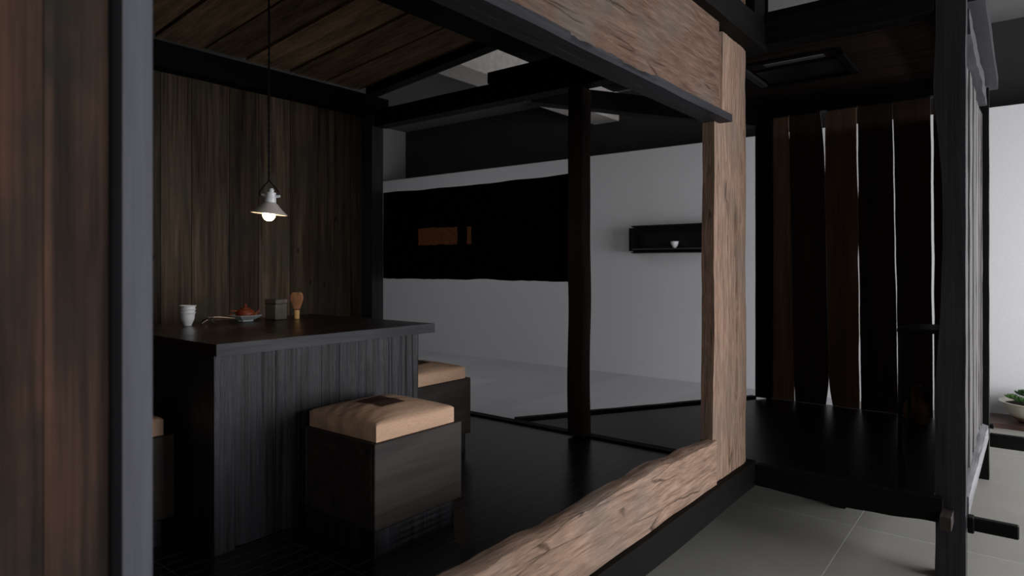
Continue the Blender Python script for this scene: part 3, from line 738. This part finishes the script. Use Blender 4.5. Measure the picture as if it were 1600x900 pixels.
# ================================================================ PENDANT LAMP
LX, LY, LZ = 1.785, 2.955, 1.755
lp = thing('pendant_lamp', 'small white cone pendant lamp with glowing bulb on a black twisted cord', 'lamp', (LX, LY, LZ))
piv = (0, 0, 0)
bm = bmesh.new(); lathe(bm, [(.088,.003),(.086,.006),(.060,.028),(.040,.050),(.027,.062),(.025,.062),(.038,.047),(.058,.025),(.084,.002),(.088,.003)], seg=48)
sh = link('shade', bm, 'shade', lp, smooth=True)
bm = bmesh.new(); lathe(bm, [(0,.058),(.027,.058),(.0285,.065),(.026,.085),(.0235,.104),(.0245,.108),(.0235,.111),(.012,.113),(.0135,.122),(.008,.131),(0,.133)], seg=32)
so = link('socket', bm, 'china', lp, smooth=True)
for s in (-1, 1):
    bm = bmesh.new()
    tube(bm, [(s*.022*.62, -s*.022*.785, .092), (s*.034*.62, -s*.034*.785, .094), (s*.045*.62, -s*.045*.785, .096)], .009, 10, .0065)
    link('lug', bm, 'china', lp, smooth=True)
for nm in lp.children: nm.rotation_euler = (0, 0, 0)
# slight tilt of shade + socket (right side hangs lower)
tilt = Matrix.Rotation(math.radians(5.5), 4, Vector((.785, .62, 0)))
for nm in lp.children: nm.matrix_basis = tilt @ nm.matrix_basis
bm = bmesh.new()
bmesh.ops.create_uvsphere(bm, u_segments=28, v_segments=18, radius=.031)
bmesh.ops.translate(bm, verts=bm.verts, vec=(0,0,-.002))
bu = link('bulb', bm, 'bulb', lp, smooth=True); bu.matrix_basis = tilt
bm = bmesh.new()
for ph in (0, PI):
    pts = []
    ztop = 3.13-LZ; z0 = .165; n = 160
    for i in range(n+1):
        z = z0+(ztop-z0)*i/n; a = ph + z*2*PI/.035*.5
        pts.append((.0024*math.cos(a), .0024*math.sin(a), z))
    tube(bm, pts, .0032, 5)
for s in (-1, 1):
    tube(bm, [(0,0,.17), (s*.020*.62, -s*.020*.785, .148), (s*.048*.62, -s*.048*.785, .112), (s*.050*.62, -s*.050*.785, .100), (s*.043*.62, -s*.043*.785, .094)], .003, 6)
link('cord', bm, 'cord', lp)
pl = bpy.data.lights.new('bulb_light', 'POINT'); pl.energy = .8; pl.color = (1, .78, .56); pl.shadow_soft_size = .03
po = bpy.data.objects.new('bulb_light', pl); COL.objects.link(po); po.parent = lp; po.location = (0, 0, -.045)

# ================================================================ SUCCULENT BOWL BY THE FAR WALL
o = box('slab_tray', (7.46, 7.96, -.50, .26, .001, .045), 'tray', step=(.06,.06,.02), f=lambda co, u: co + Vector((.03*noise.noise(Vector((co.y*4,0,0))) if (u.x<.001 or u.x>.999) else 0, .03*noise.noise(Vector((co.x*5,4,0))) if (u.y<.001 or u.y>.999) else 0, 0)))
tag(o, 'dark reddish slab of wood lying on the floor under the succulent bowl', 'board')
t = thing('succulent_bowl', 'wide cream glazed bowl planted with green succulents by the far wall', 'planter', (7.70, -.09, .047))
bm = bmesh.new(); lathe(bm, [(0,0),(.12,0),(.155,.018),(.205,.062)], seg=48); link('foot', bm, 'bowl_brown', t, smooth=True)
bm = bmesh.new(); lathe(bm, [(.205,.062),(.25,.115),(.272,.175),(.285,.19),(.300,.200),(.298,.206),(.280,.205),(.262,.19),(.24,.12),(.19,.07)], seg=48); link('bowl', bm, 'bowl', t, smooth=True)
bm = bmesh.new(); lathe(bm, [(.19,.08),(.262,.172),(.2,.182),(0,.186)], seg=32); link('soil', bm, 'soil', t)
def rosette(cx, cy, cz, R, mat, n=26):
    bm = bmesh.new()
    for i in range(n):
        a = i*2.39996; k = i/n; el = math.radians(12 + 68*(1-k)); L = R*(.45+.55*k)
        dx, dy = math.cos(a), math.sin(a); up = Vector((0,0,1)); d = Vector((dx*math.cos(el), dy*math.cos(el), math.sin(el))); side = Vector((-dy, dx, 0)); nrm = d.cross(side)
        c0 = Vector((cx, cy, cz)); wv = R*.21
        ring = []
        for tt, ww, th in ((.08,.35,.25), (.45,.9,.5), (.78,1,.45), (.93,.6,.3)):
            p = c0 + d*L*tt + up*(.12*L*tt*tt)
            ring.append([bm.verts.new(p + side*wv*ww*math.cos(q) + nrm*wv*th*math.sin(q)) for q in (0, PI/3, 2*PI/3, PI, 4*PI/3, 5*PI/3)])
        tip = bm.verts.new(c0 + d*L*1.06 + up*(.15*L))
        for r0, r1 in zip(ring, ring[1:]):
            for q in range(6): bm.faces.new((r0[q], r0[(q+1)%6], r1[(q+1)%6], r1[q]))
        for q in range(6): bm.faces.new((ring[-1][q], ring[-1][(q+1)%6], tip))
    link('rosette', bm, mat, t, smooth=True)
random.seed(3)
for (x_, y_, z_, R, mt) in ((-.13,.12,.19,.075,'leaf2'), (-.02,.19,.20,.07,'leaf'), (-.05,.06,.235,.085,'leaf2'), (-.16,-.02,.195,.085,'leaf'), (.06,.10,.23,.08,'leaf2'), (-.10,-.12,.20,.09,'leaf'),
                         (.02,-.05,.24,.10,'leaf'), (.14,.02,.20,.08,'leaf2'), (0,-.18,.20,.08,'leaf2'), (.12,-.12,.21,.08,'leaf'), (-.06,.10,.285,.04,'leaf2')):
    rosette(x_, y_, z_+.025, R*1.1, mt)

t.scale = (.93, .93, .90)
